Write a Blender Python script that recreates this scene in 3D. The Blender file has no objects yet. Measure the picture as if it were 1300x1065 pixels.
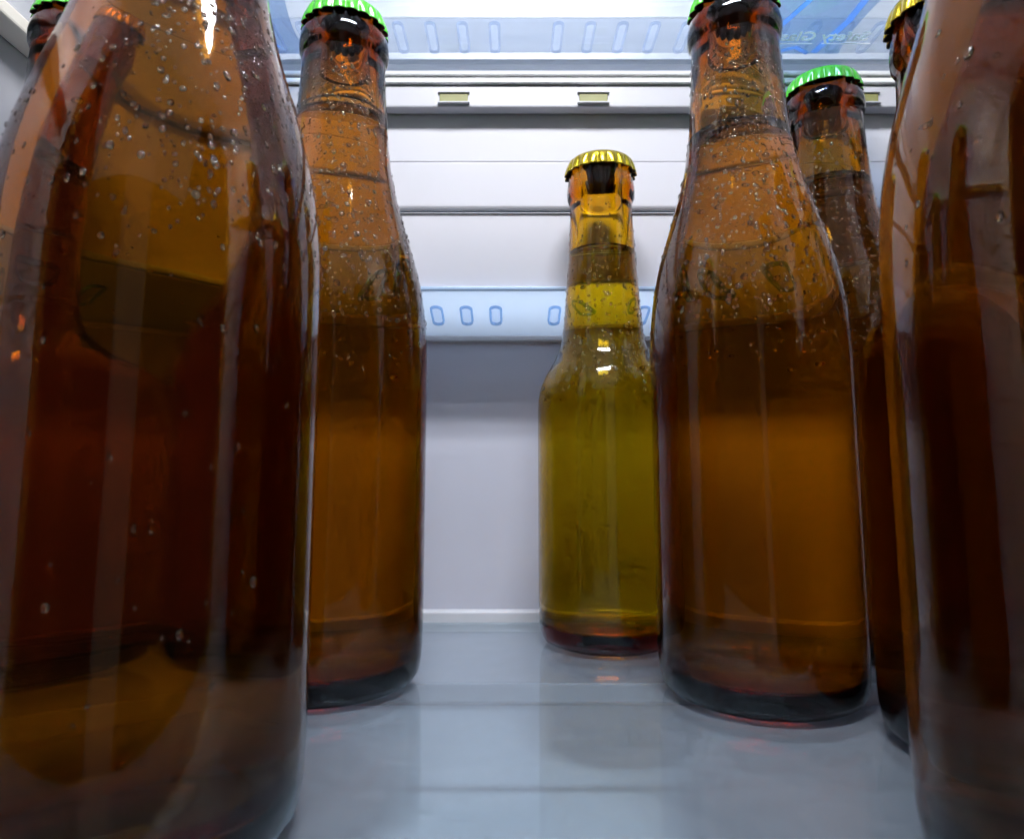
import bpy, bmesh, math, random
from mathutils import Vector, Matrix
random.seed(11)
S = bpy.context.scene
COL = S.collection
R = math.radians

# ------------------------------------------------------------------ camera
cam = bpy.data.cameras.new('camera')
cam.sensor_fit = 'HORIZONTAL'; cam.sensor_width = 36.0
cam.lens = 36.0 * 870 / 1300
cam.shift_y = -45.5 / 1300
cam.clip_start = 0.005; cam.clip_end = 50
cam.dof.use_dof = True; cam.dof.focus_distance = 0.25; cam.dof.aperture_fstop = 30
camo = bpy.data.objects.new('camera', cam); COL.objects.link(camo)
camo.location = (0, 0, 0.068)
camo.rotation_euler = (R(90 + 6.86), 0, 0)
S.camera = camo

# ------------------------------------------------------------------ world, exposure, lights
w = bpy.data.worlds.new('World'); S.world = w; w.use_nodes = True
bg = w.node_tree.nodes['Background']
bg.inputs[0].default_value = (0.95, 0.9, 0.86, 1); bg.inputs[1].default_value = 0.015
S.view_settings.view_transform = 'Standard'; S.view_settings.look = 'None'
S.view_settings.exposure = 0.44; S.view_settings.gamma = 1; S.view_settings.use_curve_mapping = False
S.render.engine = 'CYCLES'
cy = S.cycles
cy.use_denoising = True; cy.use_adaptive_sampling = True; cy.adaptive_threshold = 0.06; cy.adaptive_min_samples = 16
cy.max_bounces = 26; cy.transmission_bounces = 26; cy.glossy_bounces = 6; cy.diffuse_bounces = 4
cy.transparent_max_bounces = 24; cy.volume_bounces = 0
cy.sample_clamp_indirect = 10.0; cy.sample_clamp_direct = 0
cy.caustics_reflective = False; cy.caustics_refractive = True
cy.blur_glossy = 0.3; cy.use_light_tree = False
LAMP_STRENGTH = 116.0; DUCT_STRENGTH = 5.5

def area(name, loc, target, sx, sy, power, color):
    l = bpy.data.lights.new(name, 'AREA'); l.shape = 'RECTANGLE'; l.size = sx; l.size_y = sy
    l.energy = power; l.color = color
    o = bpy.data.objects.new(name, l); COL.objects.link(o); o.location = loc
    o.rotation_euler = (Vector(target) - Vector(loc)).to_track_quat('-Z', 'Y').to_euler()
    return o
# the lit kitchen behind the open refrigerator
area('room_light', (0.10, -1.3, 0.30), (0.02, 0.2, 0.10), 0.42, 2.4, 0.30, (1.0, 0.90, 0.84))
area('kitchen_ceiling_light', (0.05, -0.60, 1.0), (0, 0.25, 0.10), 1.2, 0.8, 0.7, (1.0, 0.93, 0.88))

# ------------------------------------------------------------------ materials
def newmat(name):
    m = bpy.data.materials.new(name); m.use_nodes = True
    nt = m.node_tree; nt.nodes.clear()
    out = nt.nodes.new('ShaderNodeOutputMaterial')
    return m, nt, out
def node(nt, typ, **kw):
    n = nt.nodes.new(typ)
    for k, v in kw.items():
        if k.startswith('i_'):
            n.inputs[k[2:].replace('_', ' ')].default_value = v
        else:
            setattr(n, k, v)
    return n
def plastic(name, col, rough=0.3, bump=0.02, scale=120.0, var=0.04, emis=None, metallic=0.0, coat=0.0, rvar=0.08):
    m, nt, out = newmat(name)
    b = node(nt, 'ShaderNodeBsdfPrincipled')
    tc = node(nt, 'ShaderNodeTexCoord')
    nz = node(nt, 'ShaderNodeTexNoise'); nz.inputs['Scale'].default_value = 9.0; nz.inputs['Detail'].default_value = 6
    nt.links.new(tc.outputs['Object'], nz.inputs['Vector'])
    mx = node(nt, 'ShaderNodeMixRGB'); mx.blend_type = 'MIX'
    mx.inputs[1].default_value = (*[c * (1 - var) for c in col], 1); mx.inputs[2].default_value = (*[min(1, c * (1 + var)) for c in col], 1)
    nt.links.new(nz.outputs['Fac'], mx.inputs[0]); nt.links.new(mx.outputs[0], b.inputs['Base Color'])
    mr = node(nt, 'ShaderNodeMapRange'); mr.inputs['To Min'].default_value = max(0.02, rough - rvar); mr.inputs['To Max'].default_value = rough + rvar
    nt.links.new(nz.outputs['Fac'], mr.inputs['Value']); nt.links.new(mr.outputs[0], b.inputs['Roughness'])
    b.inputs['Metallic'].default_value = metallic; b.inputs['Coat Weight'].default_value = coat
    if bump:
        n2 = node(nt, 'ShaderNodeTexNoise'); n2.inputs['Scale'].default_value = scale; n2.inputs['Detail'].default_value = 4
        nt.links.new(tc.outputs['Object'], n2.inputs['Vector'])
        bp = node(nt, 'ShaderNodeBump'); bp.inputs['Strength'].default_value = bump; bp.inputs['Distance'].default_value = 0.002
        nt.links.new(n2.outputs['Fac'], bp.inputs['Height']); nt.links.new(bp.outputs[0], b.inputs['Normal'])
    nt.links.new(b.outputs[0], out.inputs[0])
    return m
def absorber(nt, sigma):
    mx = max(sigma)
    v = node(nt, 'ShaderNodeVolumeAbsorption')
    v.inputs['Color'].default_value = (*[1 - s / mx for s in sigma], 1); v.inputs['Density'].default_value = mx
    return v
def glassmat(name, ior, sigma=None, bump=0.0, scale=60.0, rough=0.0):
    m, nt, out = newmat(name)
    g = node(nt, 'ShaderNodeBsdfGlass'); g.inputs['IOR'].default_value = ior; g.inputs['Roughness'].default_value = rough
    g.inputs['Color'].default_value = (1, 1, 1, 1)
    if bump:
        tc = node(nt, 'ShaderNodeTexCoord')
        n1 = node(nt, 'ShaderNodeTexNoise'); n1.inputs['Scale'].default_value = scale; n1.inputs['Detail'].default_value = 3
        nt.links.new(tc.outputs['Object'], n1.inputs['Vector'])
        bp = node(nt, 'ShaderNodeBump'); bp.inputs['Strength'].default_value = bump; bp.inputs['Distance'].default_value = 0.002
        nt.links.new(n1.outputs['Fac'], bp.inputs['Height']); nt.links.new(bp.outputs[0], g.inputs['Normal'])
    nt.links.new(g.outputs[0], out.inputs['Surface'])
    m.cycles.homogeneous_volume = True
    if sigma: nt.links.new(absorber(nt, sigma).outputs[0], out.inputs['Volume'])
    return m
def sheetglass(name, tint, smear, rough=0.03, bump=0.06):
    # thin flat glass: straight-through with a Fresnel reflection and a film of smears and cold haze
    m, nt, out = newmat(name)
    tc = node(nt, 'ShaderNodeTexCoord')
    tr = node(nt, 'ShaderNodeBsdfTransparent'); tr.inputs['Color'].default_value = (*tint, 1)
    gl = node(nt, 'ShaderNodeBsdfGlossy')
    n1 = node(nt, 'ShaderNodeTexNoise'); n1.inputs['Scale'].default_value = 70; n1.inputs['Detail'].default_value = 8; n1.inputs['Distortion'].default_value = 1.2
    nt.links.new(tc.outputs['Object'], n1.inputs['Vector'])
    mr = node(nt, 'ShaderNodeMapRange'); mr.inputs['From Min'].default_value = 0.35; mr.inputs['From Max'].default_value = 0.7
    mr.inputs['To Min'].default_value = rough; mr.inputs['To Max'].default_value = rough + 0.07
    nt.links.new(n1.outputs['Fac'], mr.inputs['Value']); nt.links.new(mr.outputs[0], gl.inputs['Roughness'])
    bp = node(nt, 'ShaderNodeBump'); bp.inputs['Strength'].default_value = bump; bp.inputs['Distance'].default_value = 0.002
    nt.links.new(n1.outputs['Fac'], bp.inputs['Height']); nt.links.new(bp.outputs[0], gl.inputs['Normal'])
    fr = node(nt, 'ShaderNodeFresnel')
    geo = node(nt, 'ShaderNodeNewGeometry'); io = node(nt, 'ShaderNodeMapRange')   # the sheet does not bend the ray: same Fresnel term on the way in and out
    io.inputs['To Min'].default_value = 1.5; io.inputs['To Max'].default_value = 1 / 1.5
    nt.links.new(geo.outputs['Backfacing'], io.inputs['Value']); nt.links.new(io.outputs[0], fr.inputs['IOR'])
    df = node(nt, 'ShaderNodeBsdfDiffuse'); df.inputs['Color'].default_value = (0.62, 0.70, 0.78, 1)
    sm = node(nt, 'ShaderNodeMapRange'); sm.inputs['From Min'].default_value = 0.35; sm.inputs['From Max'].default_value = 0.7
    sm.inputs['To Min'].default_value = smear * 0.85; sm.inputs['To Max'].default_value = smear * 1.12
    nt.links.new(n1.outputs['Fac'], sm.inputs['Value'])
    m1 = node(nt, 'ShaderNodeMixShader'); m2 = node(nt, 'ShaderNodeMixShader')
    nt.links.new(sm.outputs[0], m1.inputs[0]); nt.links.new(tr.outputs[0], m1.inputs[1]); nt.links.new(df.outputs[0], m1.inputs[2])
    nt.links.new(fr.outputs[0], m2.inputs[0]); nt.links.new(m1.outputs[0], m2.inputs[1]); nt.links.new(gl.outputs[0], m2.inputs[2])
    nt.links.new(m2.outputs[0], out.inputs['Surface'])
    return m
def emitter(name, col, strength):
    m, nt, out = newmat(name)
    e = node(nt, 'ShaderNodeEmission'); e.inputs[0].default_value = (*col, 1); e.inputs[1].default_value = strength
    nt.links.new(e.outputs[0], out.inputs[0]); return m

M = {}
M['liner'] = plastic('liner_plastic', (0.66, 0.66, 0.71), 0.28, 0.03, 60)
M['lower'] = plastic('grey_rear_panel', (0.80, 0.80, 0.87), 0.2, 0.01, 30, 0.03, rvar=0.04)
M['side'] = plastic('darkened_side_plastic', (0.40, 0.40, 0.42), 0.35, 0.03, 60)  # liner plastic coloured darker, to weaken the walls' reflections in the bottles
M['housing'] = plastic('duct_housing_plastic', (0.36, 0.41, 0.48), 0.35, 0.02)
M['duct'] = plastic('duct_plastic', (0.66, 0.66, 0.70), 0.22, 0.03, 50)
M['vent'] = plastic('vent_plastic', (0.86, 0.90, 0.97), 0.2, 0.02)
def translucent(name, col, frac):
    m = plastic(name, col, 0.25, 0.02)
    nt = m.node_tree; out = [n for n in nt.nodes if n.type == 'OUTPUT_MATERIAL'][0]; b = [n for n in nt.nodes if n.type == 'BSDF_PRINCIPLED'][0]
    t = node(nt, 'ShaderNodeBsdfTranslucent'); t.inputs[0].default_value = (*col, 1)
    mx = node(nt, 'ShaderNodeMixShader'); mx.inputs[0].default_value = frac
    nt.links.new(b.outputs[0], mx.inputs[1]); nt.links.new(t.outputs[0], mx.inputs[2]); nt.links.new(mx.outputs[0], out.inputs[0])
    return m
def frosted(name, col, clear):
    m = translucent(name, col, 0.75)
    nt = m.node_tree; out = [n for n in nt.nodes if n.type == 'OUTPUT_MATERIAL'][0]
    src = out.inputs[0].links[0].from_socket
    t = node(nt, 'ShaderNodeBsdfTransparent'); t.inputs[0].default_value = (0.95, 0.97, 1, 1)
    mx = node(nt, 'ShaderNodeMixShader'); mx.inputs[0].default_value = clear
    nt.links.new(src, mx.inputs[1]); nt.links.new(t.outputs[0], mx.inputs[2]); nt.links.new(mx.outputs[0], out.inputs[0])
    return m
M['frost'] = frosted('smoky_baffle_plastic', (0.22, 0.23, 0.25), 0.88)
M['ventlow'] = translucent('lit_vent_plastic', (0.84, 0.90, 0.98), 0.6)
M['ventclear'] = frosted('clear_vent_rim', (0.50, 0.70, 0.98), 0.70)
M['rimlow'] = frosted('blue_slot_rim', (0.40, 0.68, 1.0), 0.50)
M['slotclear'] = frosted('clear_slot_plastic', (0.9, 0.94, 1.0), 0.88)
M['slotlow'] = frosted('bright_slot_plastic', (0.97, 0.98, 1.0), 0.85)
M['bluefilm'] = frosted('blue_printed_film', (0.25, 0.55, 1.0), 0.35)
M['ventup'] = translucent('frosted_vent_plastic', (0.56, 0.61, 0.68), 0.85)
M['ventrim'] = plastic('vent_rim_plastic', (0.55, 0.72, 0.95), 0.15, 0.0)
M['slot'] = plastic('slot_plastic', (0.86, 0.88, 0.94), 0.3, 0.0)
M['trim'] = plastic('shelf_trim_plastic', (0.94, 0.94, 0.95), 0.25, 0.02)
M['rail'] = plastic('shelf_rail_plastic', (0.52, 0.52, 0.56), 0.4, 0.02)
M['olive'] = plastic('olive_tab', (0.24, 0.24, 0.08), 0.5, 0.02)
M['warm'] = plastic('support_plastic', (0.82, 0.76, 0.66), 0.4, 0.02)
M['blue'] = plastic('blue_print', (0.10, 0.33, 0.72), 0.35, 0.02)
M['ink'] = plastic('ink', (0.03, 0.05, 0.16), 0.5, 0.0)
M['etch'] = translucent('etched_lettering', (0.98, 0.98, 0.98), 0.5)
M['shelfglass'] = sheetglass('shelf_glass', (0.90, 0.95, 0.97), 0.18, 0.02, 0.006)
M['topglass'] = sheetglass('upper_shelf_glass', (0.95, 0.97, 0.985), 0.10, 0.02, 0.008)
M['floor'] = plastic('drawer_lid_plastic', (0.62, 0.68, 0.74), 0.35, 0.02, 20)
M['bag'] = sheetglass('clear_film', (0.70, 0.82, 0.98), 0.10)
M['amber'] = glassmat('amber_glass', 1.45, (92, 225, 700), 0.02, 45)
M['olivegl'] = glassmat('olive_amber_glass', 1.45, (42, 124, 700), 0.02, 45)
M['beer'] = glassmat('brown_beer', 1.34, (5.0, 16.0, 60.0))
M['beer2'] = glassmat('golden_beer', 1.34, (0.5, 1.5, 45.0))
M['water'] = glassmat('condensation_water', 1.42)
M['capshade'] = plastic('shadowed_cap_lining', (0.035, 0.033, 0.03), 0.45, 0.0)  # cap lining, near-black to paint in the shadow under the skirt
M['green'] = plastic('green_lacquer', (0.10, 0.62, 0.03), 0.25, 0.02, 300, metallic=0.0, coat=0.6)
M['gold'] = plastic('gold_lacquer', (0.70, 0.50, 0.03), 0.22, 0.02, 300, metallic=0.9, coat=0.3)
M['lamp'] = emitter('lamp_diffuser', (1.0, 0.965, 0.985), LAMP_STRENGTH)
M['ductlamp'] = emitter('duct_lamp', (0.93, 0.97, 1.0), DUCT_STRENGTH)

# ------------------------------------------------------------------ helpers
def link(name, me, mat, parent=None, smooth=False):
    o = bpy.data.objects.new(name, me); COL.objects.link(o)
    if mat is not None and not me.materials: me.materials.append(mat)
    if parent: o.parent = parent
    if smooth: me.polygons.foreach_set('use_smooth', [True] * len(me.polygons))
    return o
def tag(o, label=None, cat=None, group=None, kind=None):
    if label: o['label'] = label
    if cat: o['category'] = cat
    if group: o['group'] = group
    if kind: o['kind'] = kind
    return o
def empty(name, loc=(0, 0, 0)):
    o = bpy.data.objects.new(name, None); COL.objects.link(o); o.location = loc
    o.empty_display_size = 0.02
    return o
def from_bm(name, bm, mat, parent=None, smooth=False):
    bmesh.ops.recalc_face_normals(bm, faces=bm.faces[:])
    me = bpy.data.meshes.new(name); bm.to_mesh(me); bm.free()
    return link(name, me, mat, parent, smooth)
def box(name, x0, x1, y0, y1, z0, z1, mat, parent=None, bev=0.0006, seg=2):
    bm = bmesh.new()
    bmesh.ops.create_cube(bm, size=1.0)
    for v in bm.verts:
        v.co = Vector(((x0 + x1) / 2 + v.co.x * (x1 - x0), (y0 + y1) / 2 + v.co.y * (y1 - y0), (z0 + z1) / 2 + v.co.z * (z1 - z0)))
    if bev: bmesh.ops.bevel(bm, geom=bm.edges[:], offset=bev, segments=seg, affect='EDGES', profile=0.6)
    return from_bm(name, bm, mat, parent)
def prism(name, prof, x0, x1, mat, parent=None, bev=0.0008):
    # prof: list of (y, z), extruded along x
    bm = bmesh.new()
    a = [bm.verts.new((x0, y, z)) for y, z in prof]; b = [bm.verts.new((x1, y, z)) for y, z in prof]
    n = len(prof)
    bm.faces.new(a); bm.faces.new(b[::-1])
    for i in range(n): bm.faces.new((a[i], b[i], b[(i + 1) % n], a[(i + 1) % n]))
    if bev: bmesh.ops.bevel(bm, geom=bm.edges[:], offset=bev, segments=2, affect='EDGES', profile=0.6)
    return from_bm(name, bm, mat, parent)

# ------------------------------------------------------------------ the refrigerator
XL, XR = -0.205, 0.225
ZT = 0.46
fr = empty('refrigerator'); tag(fr, 'white plastic refrigerator interior with ribbed back wall around the bottles', 'refrigerator', kind='structure')
box('back_wall', XL - 0.01, XR + 0.01, 0.345, 0.357, -0.16, ZT, M['liner'], fr)
box('rear_panel', XL + 0.0006, XR - 0.0006, 0.3432, 0.3449, -0.05, 0.1325, M['lower'], fr, 0.0004)
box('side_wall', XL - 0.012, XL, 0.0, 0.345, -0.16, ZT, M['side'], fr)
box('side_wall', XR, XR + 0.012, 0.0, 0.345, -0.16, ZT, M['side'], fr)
box('ceiling', XL - 0.012, XR + 0.012, 0.0, 0.357, ZT + 0.0005, ZT + 0.012, M['liner'], fr)
duct = prism('air_duct', [(0.3430, 0.1480), (0.3445, 0.30), (0.3015, 0.30), (0.3015, 0.1832), (0.3360, 0.1832), (0.3360, 0.1480)],
             XL + 0.001, XR - 0.001, M['housing'], fr, 0.0007)
prism('front_panel', [(0.3012, 0.1835), (0.3012, 0.2058), (0.2990, 0.2058), (0.2990, 0.1850), (0.2998, 0.1835)], XL + 0.002, XR - 0.002, M['duct'], duct, 0.0005)
prism('front_panel', [(0.3012, 0.2064), (0.3012, 0.2540), (0.2996, 0.2540), (0.2996, 0.2064)], XL + 0.002, XR - 0.002, M['duct'], duct, 0.0005)
box('edge_strip', XL + 0.002, XR - 0.002, 0.2985, 0.3015, 0.1460, 0.1476, M['ventrim'], duct, 0.0004)
box('edge_strip', XL + 0.002, XR - 0.002, 0.3400, 0.3440, 0.1308, 0.1330, M['trim'], duct, 0.0004)

def capsule(L, W, z0, z1, n=8, inner=None):
    """rounded slot in the local xy plane (long side y); with inner = rim width it is a ring"""
    bm = bmesh.new()
    def loop(l, wd, z):
        vs = []
        r = wd / 2; h = l / 2 - r
        for k in range(n + 1):
            a = math.pi * k / n; vs.append(bm.verts.new((r * math.cos(a), h + r * math.sin(a), z)))
        for k in range(n + 1):
            a = math.pi + math.pi * k / n; vs.append(bm.verts.new((r * math.cos(a), -h + r * math.sin(a), z)))
        return vs
    def bridge(a, b):
        for i in range(len(a)): bm.faces.new((a[i], a[(i + 1) % len(a)], b[(i + 1) % len(a)], b[i]))
    if inner:
        o0 = loop(L, W, z0); o1 = loop(L - inner * .5, W - inner * .5, z1); i1 = loop(L - inner * 1.5, W - inner * 1.5, z1); i0 = loop(L - 2 * inner, W - 2 * inner, z0)
        bridge(o0, o1); bridge(o1, i1); bridge(i1, i0); bridge(i0, o0)
    else:
        a = loop(L, W, z0); b = loop(L - .0006, W - .0006, z1)
        bridge(a, b); bm.faces.new(b); bm.faces.new(a[::-1])
    bmesh.ops.recalc_face_normals(bm, faces=bm.faces[:])
    me = bpy.data.meshes.new('vent_slot'); bm.to_mesh(me); bm.free(); return me
def slots(parent, p0, p1, xs, L, W, rm, ins):
    """p0 back edge, p1 front edge of the sloping underside (y, z); slots at its middle"""
    d = Vector((0, p1[0] - p0[0], p1[1] - p0[1])).normalized()
    nrm = Vector((0, d.z, -d.y))
    if nrm.z > 0: nrm = -nrm
    xax = d.cross(nrm)
    rim = capsule(L, W, -0.0002, 0.0011, 8, 0.0011); rim.materials.append(rm)
    pl = capsule(L - 0.0016, W - 0.0016, -0.0002, 0.0004); pl.materials.append(ins)
    mid = Vector((0, (p0[0] + p1[0]) / 2, (p0[1] + p1[1]) / 2))
    for x in xs:
        mat = Matrix((xax, d, nrm)).transposed().to_4x4()
        mat.translation = mid + Vector((x, 0, 0))
        a = link('vent_slot', rim, None, parent); a.matrix_world = mat
        b = link('slot_insert', pl, None, parent); b.matrix_world = mat
XS = [0.0063 + 0.01405 * k for k in (-11, -10, -9, -8, -7, -5, -4, -3, -2, -1, 1, 2, 3, 4, 5, 7, 8, 9, 10, 11)]
prism('vent_panel', [(0.3428, 0.1338), (0.3428, 0.1342), (0.3032, 0.1467), (0.3032, 0.1463)], XL + 0.002, XR - 0.002, M['ventlow'], duct, 0)
prism('front_panel', [(0.3030, 0.1480), (0.3030, 0.1828), (0.3018, 0.1828), (0.3018, 0.1480)], XL + 0.002, XR - 0.002, M['duct'], duct, 0.0003)
box('duct_lamp', -0.075, 0.110, 0.312, 0.328, 0.1800, 0.1825, M['ductlamp'], duct, 0)
slots(duct, (0.3428, 0.1337), (0.3032, 0.1462), XS, 0.0175, 0.0062, M['rimlow'], M['slotlow'])
# vented panel over the upper shelf
up = box('upper_vent_panel', XL + 0.002, XR - 0.002, 0.2742, 0.2988, 0.2590, 0.2600, M['ventup'], fr, 0.0003)
slots(up, (0.2985, 0.2588), (0.2748, 0.2588), XS, 0.0225, 0.0052, M['ventclear'], M['slotclear'])
# lamp on the ceiling
LX, LY = 0.015, 0.070
lampo = box('interior_lamp', LX - 0.085, LX + 0.085, LY - 0.035, LY + 0.035, ZT - 0.010, ZT, M['liner'], None, 0.002)
tag(lampo, 'white flat interior lamp fixed under the refrigerator ceiling', 'lamp')
box('diffuser', LX - 0.075, LX + 0.075, LY - 0.026, LY + 0.026, ZT - 0.0145, ZT - 0.0102, M['lamp'], lampo, 0)
# side supports for the upper shelf
for x0, x1 in ((XL + 0.0005, XL + 0.012), (XR - 0.012, XR - 0.0005)):
    box('shelf_support', x0, x1, 0.02, 0.298, 0.2385, 0.2445, M['warm'], fr, 0.001)

# drawer lid under the shelf
box('drawer_cover', XL + 0.004, XR - 0.004, 0.02, 0.340, -0.050, -0.044, M['floor'], fr, 0.001)

# ------------------------------------------------------------------ shelves
sh = empty('glass_shelf', (0, 0.2, 0)); tag(sh, 'lower glass shelf that the beer bottles stand on', 'shelf', 'glass shelves')
def under(parent, o): 
    o.parent = parent; o.matrix_parent_inverse = parent.matrix_world.inverted(); return o
bpy.context.view_layer.update()
under(sh, box('glass_pane', XL + 0.003, XR - 0.003, 0.045, 0.3118, -0.004, 0.0, M['shelfglass'], None, 0.0006))
under(sh, box('rear_trim', XL + 0.003, XR - 0.003, 0.3122, 0.3190, -0.005, 0.0042, M['trim'], None, 0.0008))
under(sh, box('support_bar', XL + 0.003, XR - 0.003, 0.2400, 0.2425, -0.0105, -0.0046, M['rail'], None, 0.0006))
us = empty('glass_shelf', (0, 0.2, 0.243)); tag(us, 'upper glass shelf seen from below above the bottle caps', 'shelf', 'glass shelves')
bpy.context.view_layer.update()
under(us, box('glass_pane', XL + 0.003, XR - 0.003, 0.045, 0.2900, 0.2450, 0.2490, M['topglass'], None, 0.0006))
rail = under(us, box('rear_rail', XL + 0.003, XR - 0.003, 0.2922, 0.2988, 0.2288, 0.2390, M['rail'], None, 0.0007))
under(us, box('rail_bead', XL + 0.003, XR - 0.003, 0.2905, 0.2980, 0.2396, 0.2420, M['trim'], None, 0.0008))
under(us, box('rail_bead', XL + 0.003, XR - 0.003, 0.2895, 0.2980, 0.2428, 0.2448, M['trim'], None, 0.0008))
for x in (-0.0895, -0.0263, 0.0368, 0.1000, 0.1590):
    under(rail, box('tab', x - 0.0064, x + 0.0064, 0.2917, 0.2930, 0.2311, 0.2350, M['olive'], None, 0.0003))
    for z0, z1, q in ((0.2302, 0.2309, 0.2908), (0.2352, 0.2359, 0.2910)):
        under(rail, box('tab_lip', x - 0.0072, x + 0.0072, q, 0.2928, z0, z1, M['rail'], None, 0.0002))

def text_mesh(s, size, mat, ext=0.0, bold=0.0, shear=0.0, space=1.0):
    cu = bpy.data.curves.new('lettering', 'FONT'); cu.body = s; cu.size = size; cu.extrude = ext; cu.offset = bold; cu.shear = shear
    cu.space_character = space
    cu.align_x = 'CENTER'; cu.align_y = 'CENTER'; cu.resolution_u = 3
    o = bpy.data.objects.new('lettering', cu); COL.objects.link(o)
    bpy.context.view_layer.update()
    me = bpy.data.meshes.new_from_object(o.evaluated_get(bpy.context.evaluated_depsgraph_get()))
    bpy.data.objects.remove(o); me.materials.clear(); me.materials.append(mat)
    return me
# "Safety Glass" is printed to be read from above
tx, ty = 0.1285, 0.2650
t = link('lettering', text_mesh('Safety Glass', 0.0083, M['etch'], 0.0001, 0.00012, 0.1), None); t.location = (tx, ty, 0.2446); t.rotation_euler = (0, 0, math.pi)
t.scale = (1, 1, 1)
under(us, t)
under(us, box('underline', tx - 0.0225, tx - 0.002, ty + 0.0046, ty + 0.0050, 0.2446, 0.2448, M['etch'], None, 0))
under(us, box('underline', tx + 0.002, tx + 0.0225, ty + 0.0046, ty + 0.0050, 0.2446, 0.2448, M['etch'], None, 0))

# smoky baffle added out of view on the upper shelf to dim the lamp below
dr = empty('baffle', (0, 0.13, 0.2492)); tag(dr, 'unseen smoky plastic baffle added above the bottle caps to dim the lamp', 'baffle')
bpy.context.view_layer.update()
under(dr, box('base', XL + 0.02, XR - 0.02, 0.050, 0.214, 0.2494, 0.2504, M['frost'], None, 0.0003))
under(dr, box('rear_wall', XL + 0.02, XR - 0.02, 0.2128, 0.2140, 0.2506, 0.2700, M['frost'], None, 0.0003))
under(dr, box('front_wall', XL + 0.02, XR - 0.02, 0.0500, 0.0512, 0.2506, 0.2700, M['frost'], None, 0.0003))
for x0 in (XL + 0.02, XR - 0.0212): under(dr, box('side_wall', x0, x0 + 0.0012, 0.0514, 0.2126, 0.2506, 0.2700, M['frost'], None, 0.0003))

# ------------------------------------------------------------------ bottles
def interp(prof, n=10):
    """smooth monotone curve through (z, r) points"""
    zs = [p[0] for p in prof]; rs = [p[1] for p in prof]; k = len(zs)
    d = [(rs[i + 1] - rs[i]) / (zs[i + 1] - zs[i]) for i in range(k - 1)]
    m = [d[0]] + [0 if d[i - 1] * d[i] <= 0 else 2 * d[i - 1] * d[i] / (d[i - 1] + d[i]) for i in range(1, k - 1)] + [d[-1]]
    out = []
    for i in range(k - 1):
        h = zs[i + 1] - zs[i]
        for j in range(n):
            t = j / n
            h00 = 2 * t**3 - 3 * t**2 + 1; h10 = t**3 - 2 * t**2 + t; h01 = -2 * t**3 + 3 * t**2; h11 = t**3 - t**2
            out.append((zs[i] + h * t, h00 * rs[i] + h10 * h * m[i] + h01 * rs[i + 1] + h11 * h * m[i + 1]))
    out.append((zs[-1], rs[-1]))
    return out
def radius_at(curve, z):
    for (z0, r0), (z1, r1) in zip(curve, curve[1:]):
        if z0 <= z <= z1: return r0 + (r1 - r0) * (z - z0) / max(1e-9, z1 - z0)
    return curve[-1][1] if z > curve[-1][0] else curve[0][1]
def lathe(name, pts, seg=96):
    """pts (r, z); r = 0 ends become poles; open ends otherwise closed by caller"""
    verts, faces, rings = [], [], []
    for r, z in pts:
        if r <= 1e-7:
            rings.append([len(verts)]); verts.append((0, 0, z))
        else:
            rings.append(list(range(len(verts), len(verts) + seg)))
            for k in range(seg):
                a = 2 * math.pi * k / seg; verts.append((r * math.cos(a), r * math.sin(a), z))
    for a, b in zip(rings, rings[1:]):
        for k in range(seg):
            k2 = (k + 1) % seg
            if len(a) == 1 and len(b) == 1: continue
            if len(a) == 1: faces.append((a[0], b[k2], b[k]))
            elif len(b) == 1: faces.append((a[k], a[k2], b[0]))
            else: faces.append((a[k], a[k2], b[k2], b[k]))
    me = bpy.data.meshes.new(name); me.from_pydata(verts, [], faces); me.update()
    bm = bmesh.new(); bm.from_mesh(me); bmesh.ops.recalc_face_normals(bm, faces=bm.faces[:]); bm.to_mesh(me); bm.free()
    me.polygons.foreach_set('use_smooth', [True] * len(me.polygons))
    return me
mm = 0.001
BIG = dict(h=225.5 * mm, wall=2.5 * mm, thick=(105, 185, 3.2), floor=7 * mm,
    side=[(9, 30.2), (20, 30.5), (60, 30.5), (98, 30.5), (108, 30.3), (118, 29.5), (128, 27.9), (138, 25.4), (148, 22.4), (158, 19.5), (168, 17.3), (178, 16.0), (191, 15.1), (204, 14.4), (207.5, 14.2)],
    lip=[(208.3, 14.6), (210, 15.3), (213, 15.45), (216, 15.0), (217.5, 14.0), (219.5, 13.4), (223, 13.2), (224.1, 12.6), (224.5, 11.6)],
    heel=[(0.9, 20), (0.2, 24), (0.35, 26), (1.6, 28.2), (4.0, 29.6)])
SMALL = dict(h=194.5 * mm, wall=2.1 * mm, thick=(90, 125, 3.5), floor=7 * mm,
    side=[(8, 26.6), (18, 26.8), (60, 26.8), (86, 26.8), (93, 26.6), (98, 25.8), (103, 23.9), (108, 21.1), (113, 18.5), (119, 16.7), (127, 15.8), (140, 14.8), (153, 13.8), (168, 13.05), (175.5, 12.8)],
    lip=[(176.5, 13.1), (178, 13.9), (180.5, 14.1), (183.5, 13.9), (186, 13.4), (188.5, 13.2), (192, 13.1), (193.1, 12.5), (193.5, 11.6)],
    heel=[(0.9, 17), (0.2, 20.5), (0.35, 22.4), (1.5, 24.6), (3.8, 26.0)])
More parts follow.
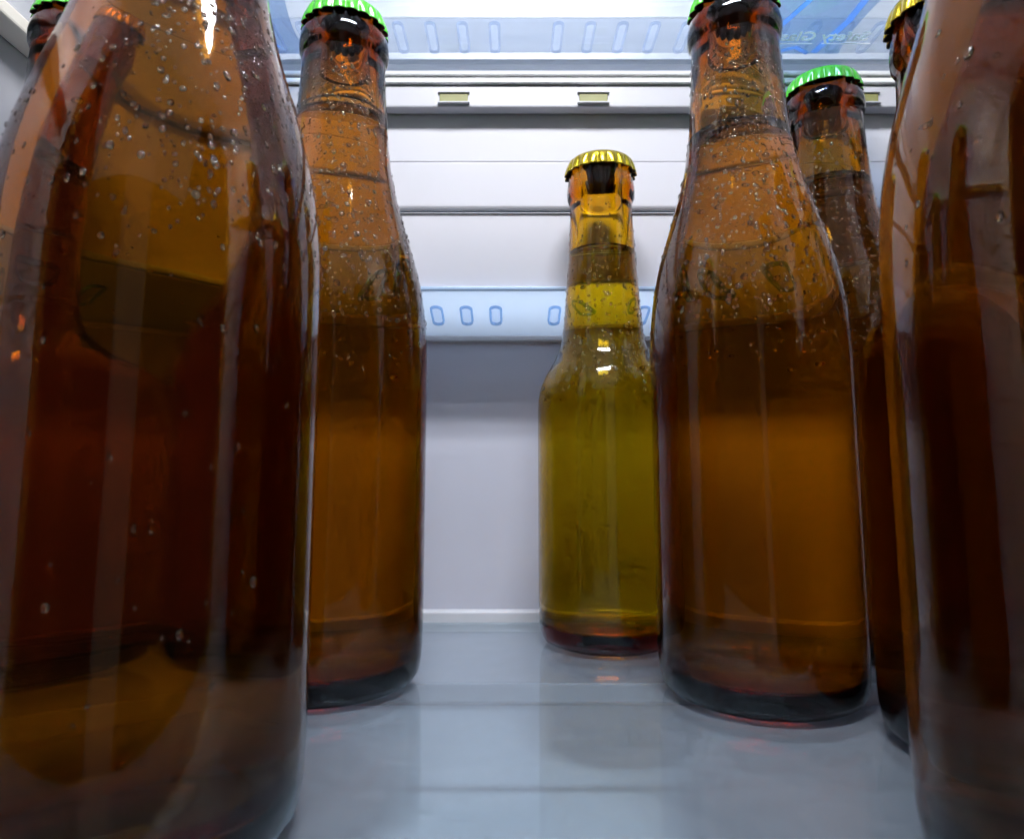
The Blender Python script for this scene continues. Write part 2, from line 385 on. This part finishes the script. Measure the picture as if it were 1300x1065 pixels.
def build_spec(s, amber, beer):
    side = [(z * mm, r * mm) for z, r in s['side']]
    c = interp(side, 8); s['curve'] = c
    outer = [(0, 3.2 * mm), (10 * mm, 2.4 * mm)] + [(r * mm, z * mm) for z, r in s['heel']] + [(r, z) for z, r in c] + [(r * mm, z * mm) for z, r in s['lip']]
    wl = s['wall']
    za, zb = s['thick'][0] * mm, s['thick'][1] * mm     # the wall thickens towards the neck
    inn = [(r - wl - (s['thick'][2] * mm - wl) * max(0.0, min(1.0, (z - za) / (zb - za))), z) for z, r in c if z > 12 * mm]
    s['inner'] = [(z, r) for r, z in inn]
    rtop = 8.2 * mm
    inn = [(r, z) for r, z in inn if z < s['h'] - 42 * mm]
    ri = inn[-1][0]
    inner = [(rtop, s['h'] - 1.0 * mm), (rtop, s['h'] - 12 * mm), (rtop + .25 * (ri - rtop), s['h'] - 19 * mm), (rtop + .6 * (ri - rtop), s['h'] - 27 * mm), (rtop + .88 * (ri - rtop), s['h'] - 35 * mm)] + inn[::-1]
    b = inn[0][0]; f = s['floor']
    inner += [(b * .97, f + 2.2 * mm), (b * .9, f + .7 * mm), (b * .75, f + .2 * mm), (b * .4, f + 1.2 * mm), (0, f + 2 * mm)]
    s['glass'] = lathe('glass', outer + inner); s['glass'].materials.append(amber)
    s['amber'] = amber; s['beer'] = beer
build_spec(BIG, M['amber'], M['beer']); build_spec(SMALL, M['olivegl'], M['beer2'])
SMALLB = dict(SMALL); build_spec(SMALLB, M['amber'], M['beer'])

def beer_mesh(s, fill):
    e = 0.25 * mm; f = s['floor']
    body = [(r + e, z) for z, r in s['inner'] if z < fill - 1 * mm]
    b = s['inner'][0][1]
    pts = [(0, f + 2 * mm - e), (b * .4, f + 1.2 * mm - e), (b * .75, f + .2 * mm - e), (b * .9 + e * .5, f + .7 * mm - e), (b * .97 + e, f + 2.2 * mm - e)] + body
    rf = radius_at(s['inner'], fill) + e
    pts += [(rf, fill), (rf - 0.35 * mm, fill - 0.7 * mm), (rf - 0.8 * mm, fill - 1.3 * mm), (rf - 1.6 * mm, fill - 1.8 * mm), (rf - 3 * mm, fill - 2.1 * mm), (0, fill - 2.2 * mm)]
    me = lathe('beer', pts); me.materials.append(s['beer']); return me

def cap_mesh():
    N, seg = 21, 21 * 10
    prof = [(0, 0.0), (6, -0.02), (10.5, -0.15), (12.4, -0.6), (13.4, -1.5), (13.8, -2.6), (14.1, -3.8), (14.35, -5.0), (14.6, -6.3), (14.65, -6.8), (14.3, -6.8), (13.9, -5.6), (13.5, -4.0), (13.0, -2.2), (12, -1.0), (0, -.6)]
    verts, faces, rings = [], [], []
    for i, (r, z) in enumerate(prof):
        if r == 0: rings.append([len(verts)]); verts.append((0, 0, z * mm)); continue
        amp = max(0.0, min(1.0, (-z - 1.0) / 4.6)) * 0.95 if 3 <= i <= 12 else 0
        rings.append(list(range(len(verts), len(verts) + seg)))
        for k in range(seg):
            a = 2 * math.pi * k / seg
            c = abs(math.cos(a * N / 2))              # broad lobes with narrow creases
            f = (c ** 0.7) * 1.6 - 1.0
            zz = z - (amp * 0.35 * f if i in (8, 9, 10) else 0)
            rr = r + amp * f
            verts.append((rr * mm * math.cos(a), rr * mm * math.sin(a), zz * mm))
    for a, b in zip(rings, rings[1:]):
        for k in range(seg):
            k2 = (k + 1) % seg
            if len(a) == 1: faces.append((a[0], b[k], b[k2]))
            elif len(b) == 1: faces.append((a[k], b[0], a[k2]))
            else: faces.append((a[k], b[k], b[k2], a[k2]))
    me = bpy.data.meshes.new('cap'); me.from_pydata(verts, [], faces); me.update()
    bm = bmesh.new(); bm.from_mesh(me); bmesh.ops.recalc_face_normals(bm, faces=bm.faces[:]); bm.to_mesh(me); bm.free()
    me.polygons.foreach_set('use_smooth', [True] * len(me.polygons))
    inner = seg + 8 * seg                              # faces after the hem are the inside, coloured as if in shadow
    me.polygons.foreach_set('material_index', [1 if k >= inner else 0 for k in range(len(me.polygons))])
    return me
CAP_G = cap_mesh(); CAP_G.materials.append(M['green']); CAP_G.materials.append(M['capshade'])
CAP_Y = cap_mesh(); CAP_Y.materials.append(M['gold']); CAP_Y.materials.append(M['capshade'])

def droplets(s, zones, seed):
    """water beads sitting on the glass: zones of (count, z0, z1, centre azimuth deg, spread deg, rmin, rmax mm)"""
    rnd = random.Random(seed)
    V, F = [], []
    nu, nv = 10, 4
    def bead(z, az, r, el):
        c = s['curve']; rad = radius_at(c, z)
        sl = (radius_at(c, z + .001) - radius_at(c, z - .001)) / .002
        n2 = Vector((1, -sl)).normalized()
        nrm = Vector((n2.x * math.cos(az), n2.x * math.sin(az), n2.y))
        ta = Vector((-math.sin(az), math.cos(az), 0)); tb = nrm.cross(ta)
        p = Vector((rad * math.cos(az), rad * math.sin(az), z)) - nrm * 0.00004
        b0 = len(V); hh = r * rnd.uniform(.5, .75)
        sag = rnd.uniform(0, .35)
        ph = rnd.uniform(0, 6.28); wob = rnd.uniform(0, .18)
        for j in range(nv):
            t = j / nv * math.pi / 2
            for k in range(nu):
                u = 2 * math.pi * k / nu
                q = r * (math.cos(t)) * (1 + wob * math.cos(2 * u + ph))
                dn = math.sin(u) * q * el
                if dn * (1 if tb.z > 0 else -1) < 0: dn *= 1 + sag
                V.append(tuple(p + ta * (math.cos(u) * q) + tb * dn + nrm * (hh * math.sin(t))))
        top = len(V); V.append(tuple(p + nrm * hh)); bot = len(V); V.append(tuple(p - nrm * 0.00008))
        for j in range(nv - 1):
            for k in range(nu):
                a = b0 + j * nu + k; b = b0 + j * nu + (k + 1) % nu
                F.append((a, b, b + nu, a + nu))
        for k in range(nu):
            F.append((b0 + (nv - 1) * nu + k, b0 + (nv - 1) * nu + (k + 1) % nu, top))
            F.append((b0 + (k + 1) % nu, b0 + k, bot))
    for cnt, z0, z1, az, sp, r0, r1 in zones:
        pl = []
        for _ in range(int(cnt * 2.6)):
            for _t in range(8):
                z = rnd.uniform(z0, z1) * mm; a = R(az + rnd.gauss(0, 1) * sp * .55) if sp < 170 else R(rnd.uniform(0, 360))
                r = (r0 + (r1 - r0) * rnd.random() ** 2.6) * mm
                rr = radius_at(s['curve'], z)
                x, y = rr * a, z
                if all((x - q[0])**2 + (y - q[1])**2 > ((r + q[2]) * 1.05)**2 for q in pl):
                    pl.append((x, y, r)); bead(z, a, r, rnd.uniform(.95, 1.35)); break
    me = bpy.data.meshes.new('droplets'); me.from_pydata(V, [], F); me.update()
    bm = bmesh.new(); bm.from_mesh(me); bmesh.ops.recalc_face_normals(bm, faces=bm.faces[:]); bm.to_mesh(me); bm.free()
    me.polygons.foreach_set('use_smooth', [True] * len(me.polygons))
    me.materials.append(M['water']); return me

def bottle(spec, x, y, fill, cap, label, zones, seed, rot=0.0):
    b = empty('beer_bottle', (x, y, 0.0003)); b.rotation_euler = (0, 0, R(rot))
    tag(b, label, 'bottle', 'beer bottles on the shelf')
    link('glass', spec['glass'], None, b)
    link('beer', beer_mesh(spec, fill * mm), None, b)
    c = link('cap', cap, None, b); c.location = (0, 0, spec['h'] + 0.7 * mm); c.rotation_euler = (0, 0, random.uniform(0, 1))
    dm = droplets(spec, [(n, z0, z1, az - rot, sp, r0, r1) for n, z0, z1, az, sp, r0, r1 in zones], seed)
    d = link('droplets', dm, None, b); tag(d, kind='stuff')
    return b
ALL = (0, 360)
# azimuth of the side that faces the camera is about 270 degrees
B1 = bottle(BIG, -0.0700, 0.1350, 188, CAP_G, 'very large beaded amber bottle filling the left edge of the photo',
     [(150, 112, 200, 318, 60, .3, .75), (200, 104, 200, 318, 70, .25, .6), (90, 100, 200, 0, 360, .2, .6), (25, 30, 110, 300, 90, .2, .7)], 1)
B2 = bottle(BIG, -0.1505, 0.2235, 184, CAP_G, 'amber bottle by the side wall, only its neck showing behind the largest one',
     [(60, 110, 200, 0, 360, .25, .6)], 2)
B3 = bottle(BIG, -0.0590, 0.2260, 189, CAP_G, 'green-capped amber bottle standing alone beside the open gap of bare back wall',
     [(150, 112, 200, 285, 60, .3, .8), (220, 110, 202, 288, 70, .25, .6), (240, 95, 190, 0, 360, .25, .8)], 3)
B4 = bottle(SMALL, 0.0372, 0.2760, 156, CAP_Y, 'small golden bottle with gold cap at the back against the wall',
     [(25, 96, 150, 272, 60, .45, .9), (60, 96, 175, 280, 90, .2, .6), (200, 95, 165, 0, 360, .25, .7)], 4)
B5 = bottle(BIG, 0.0752, 0.2165, 176, CAP_G, 'green-capped amber bottle overlapping the small golden bottle',
     [(180, 112, 200, 258, 60, .3, .8), (220, 108, 202, 258, 75, .25, .6), (260, 98, 195, 0, 360, .25, .8)], 5)
B6 = bottle(BIG, 0.1285, 0.2670, 181, CAP_G, 'amber bottle whose whole green cap shows below the etched shelf lettering',
     [(110, 112, 200, 255, 60, .3, .75), (130, 110, 202, 255, 70, .25, .6), (220, 98, 195, 0, 360, .25, .7)], 6)
B7 = bottle(SMALLB, 0.1190, 0.1750, 150, CAP_Y, 'gold-capped bottle squeezed between two amber bottles, only part of its cap and base showing',
     [(70, 90, 160, 215, 60, .35, .8), (60, 95, 165, 0, 360, .25, .7)], 7)
B10 = bottle(BIG, 0.0985, 0.1160, 186, CAP_G, 'very large blurred amber bottle filling the right edge of the photo',
     [(25, 100, 190, 215, 80, .35, .9), (40, 104, 200, 0, 360, .2, .6)], 10)
B8 = bottle(SMALLB, -0.1130, 0.2730, 156, CAP_Y, 'dark bottle seen only through the large beaded bottle at the left edge',
     [(40, 90, 165, 0, 360, .25, .6)], 8)
B9 = bottle(BIG, 0.1840, 0.2150, 184, CAP_G, 'dark bottle seen only through the blurred bottle at the right edge',
     [(40, 110, 200, 0, 360, .25, .6)], 9)

# raised letters on the shoulder of the small bottle
def wrap_letters(chars, step, start, zc, size, parent, spec):
    for i, ch in enumerate(chars):
        me = text_mesh(ch, size, spec['amber'], 0.0006, 0.0)
        bm = bmesh.new(); bm.from_mesh(me)
        bmesh.ops.subdivide_edges(bm, edges=bm.edges[:], cuts=1)
        ac = R(start + i * step)
        for v in bm.verts:
            z = zc + v.co.y * .62
            rr = radius_at(spec['curve'], z) + v.co.z + 0.00005
            a = ac + v.co.x / rr
            v.co = (rr * math.cos(a), rr * math.sin(a), z)
        bm.to_mesh(me); bm.free()
        o = link('embossed_letter', me, None, parent)
wrap_letters('CERV', 16.5, 270 - 7.5 - 9.5, 0.1035, 0.0056, B4, SMALL)

# ------------------------------------------------------------------ small things
def film(name, x0, x1, y0, y1, z, label, stripes):
    """a loose clear bag lying on the upper shelf with blue printed bands"""
    nx, ny = 26, 20
    bm = bmesh.new(); g = []
    rnd = random.Random(5)
    for lay in (0, 1):
        gg = []
        for i in range(nx + 1):
            row = []
            for j in range(ny + 1):
                u, v = i / nx, j / ny
                edge = min(u, 1 - u, v, 1 - v)
                hgt = (0.0065 * lay * min(1, edge * 6) + 0.0006 * math.sin(9 * u + 7 * v * (1 + lay)) * min(1, edge * 5) + .0006)
                row.append(bm.verts.new((x0 + (x1 - x0) * u + .002 * math.sin(6 * v), y0 + (y1 - y0) * v, z + max(.0002, hgt))))
            gg.append(row)
        for i in range(nx):
            for j in range(ny): bm.faces.new((gg[i][j], gg[i + 1][j], gg[i + 1][j + 1], gg[i][j + 1]))
    o = from_bm(name, bm, M['bag'], None, True); tag(o, label, 'bag')
    for pts, wd in stripes:
        me = bpy.data.meshes.new('blue_band'); V, F = [], []
        cr = []
        for k in range(len(pts) - 1):
            for q in range(8):
                t = q / 8; cr.append((pts[k][0] * (1 - t) + pts[k + 1][0] * t, pts[k][1] * (1 - t) + pts[k + 1][1] * t))
        cr.append(pts[-1])
        for k, (a, b) in enumerate(cr):
            p = cr[min(k + 1, len(cr) - 1)]; m_ = cr[max(k - 1, 0)]
            d = Vector((p[0] - m_[0], p[1] - m_[1])).normalized(); n = Vector((-d.y, d.x)) * wd / 2
            V += [(a + n.x, b + n.y, z + .0001), (a - n.x, b - n.y, z + .0001), (a - n.x, b - n.y, z - .0003), (a + n.x, b + n.y, z - .0003)]
        for k in range(len(cr) - 1):
            for q in range(4): F.append((k * 4 + q, k * 4 + (q + 1) % 4, k * 4 + 4 + (q + 1) % 4, k * 4 + 4 + q))
        F.append((0, 3, 2, 1)); e = (len(cr) - 1) * 4; F.append((e, e + 1, e + 2, e + 3))
        me.from_pydata(V, [], F); me.update()
        link('blue_band', me, M['bluefilm'], o)
    return o
film('plastic_bag', 0.098, 0.146, 0.205, 0.286, 0.2498, 'crumpled clear plastic bag with blue bands above the etched lettering',
     [([(0.104, 0.284), (0.112, 0.265), (0.122, 0.235), (0.126, 0.212)], 0.0022), ([(0.1335, 0.212), (0.139, 0.245), (0.1385, 0.262), (0.1335, 0.284)], 0.0030), ([(0.116, 0.284), (0.124, 0.280), (0.131, 0.2845)], 0.0018)])
film('plastic_bag', -0.135, -0.090, 0.215, 0.286, 0.2498, 'clear plastic film with one blue line above the lone green-capped bottle',
     [([(-0.1015, 0.280), (-0.1105, 0.268), (-0.1150, 0.255)], 0.0010)])

# sticker with a scrap of blue print between the two bottles at the edge
st = box('sticker', 0.150, 0.176, 0.29850, 0.29872, 0.152, 0.1815, M['slot'], None, 0)
tag(st, 'small white sticker with blue print low on the back wall between two necks', 'sticker')
l1 = link('lettering', text_mesh('N', 0.0052, M['ink'], 0.00005, 0, 0.25), None, st); l1.location = (0.1655, 0.29842, 0.1745); l1.rotation_euler = (R(90), 0, 0)
box('blue_bar', 0.1640, 0.1745, 0.29830, 0.29848, 0.1535, 0.1570, M['blue'], st, 0)
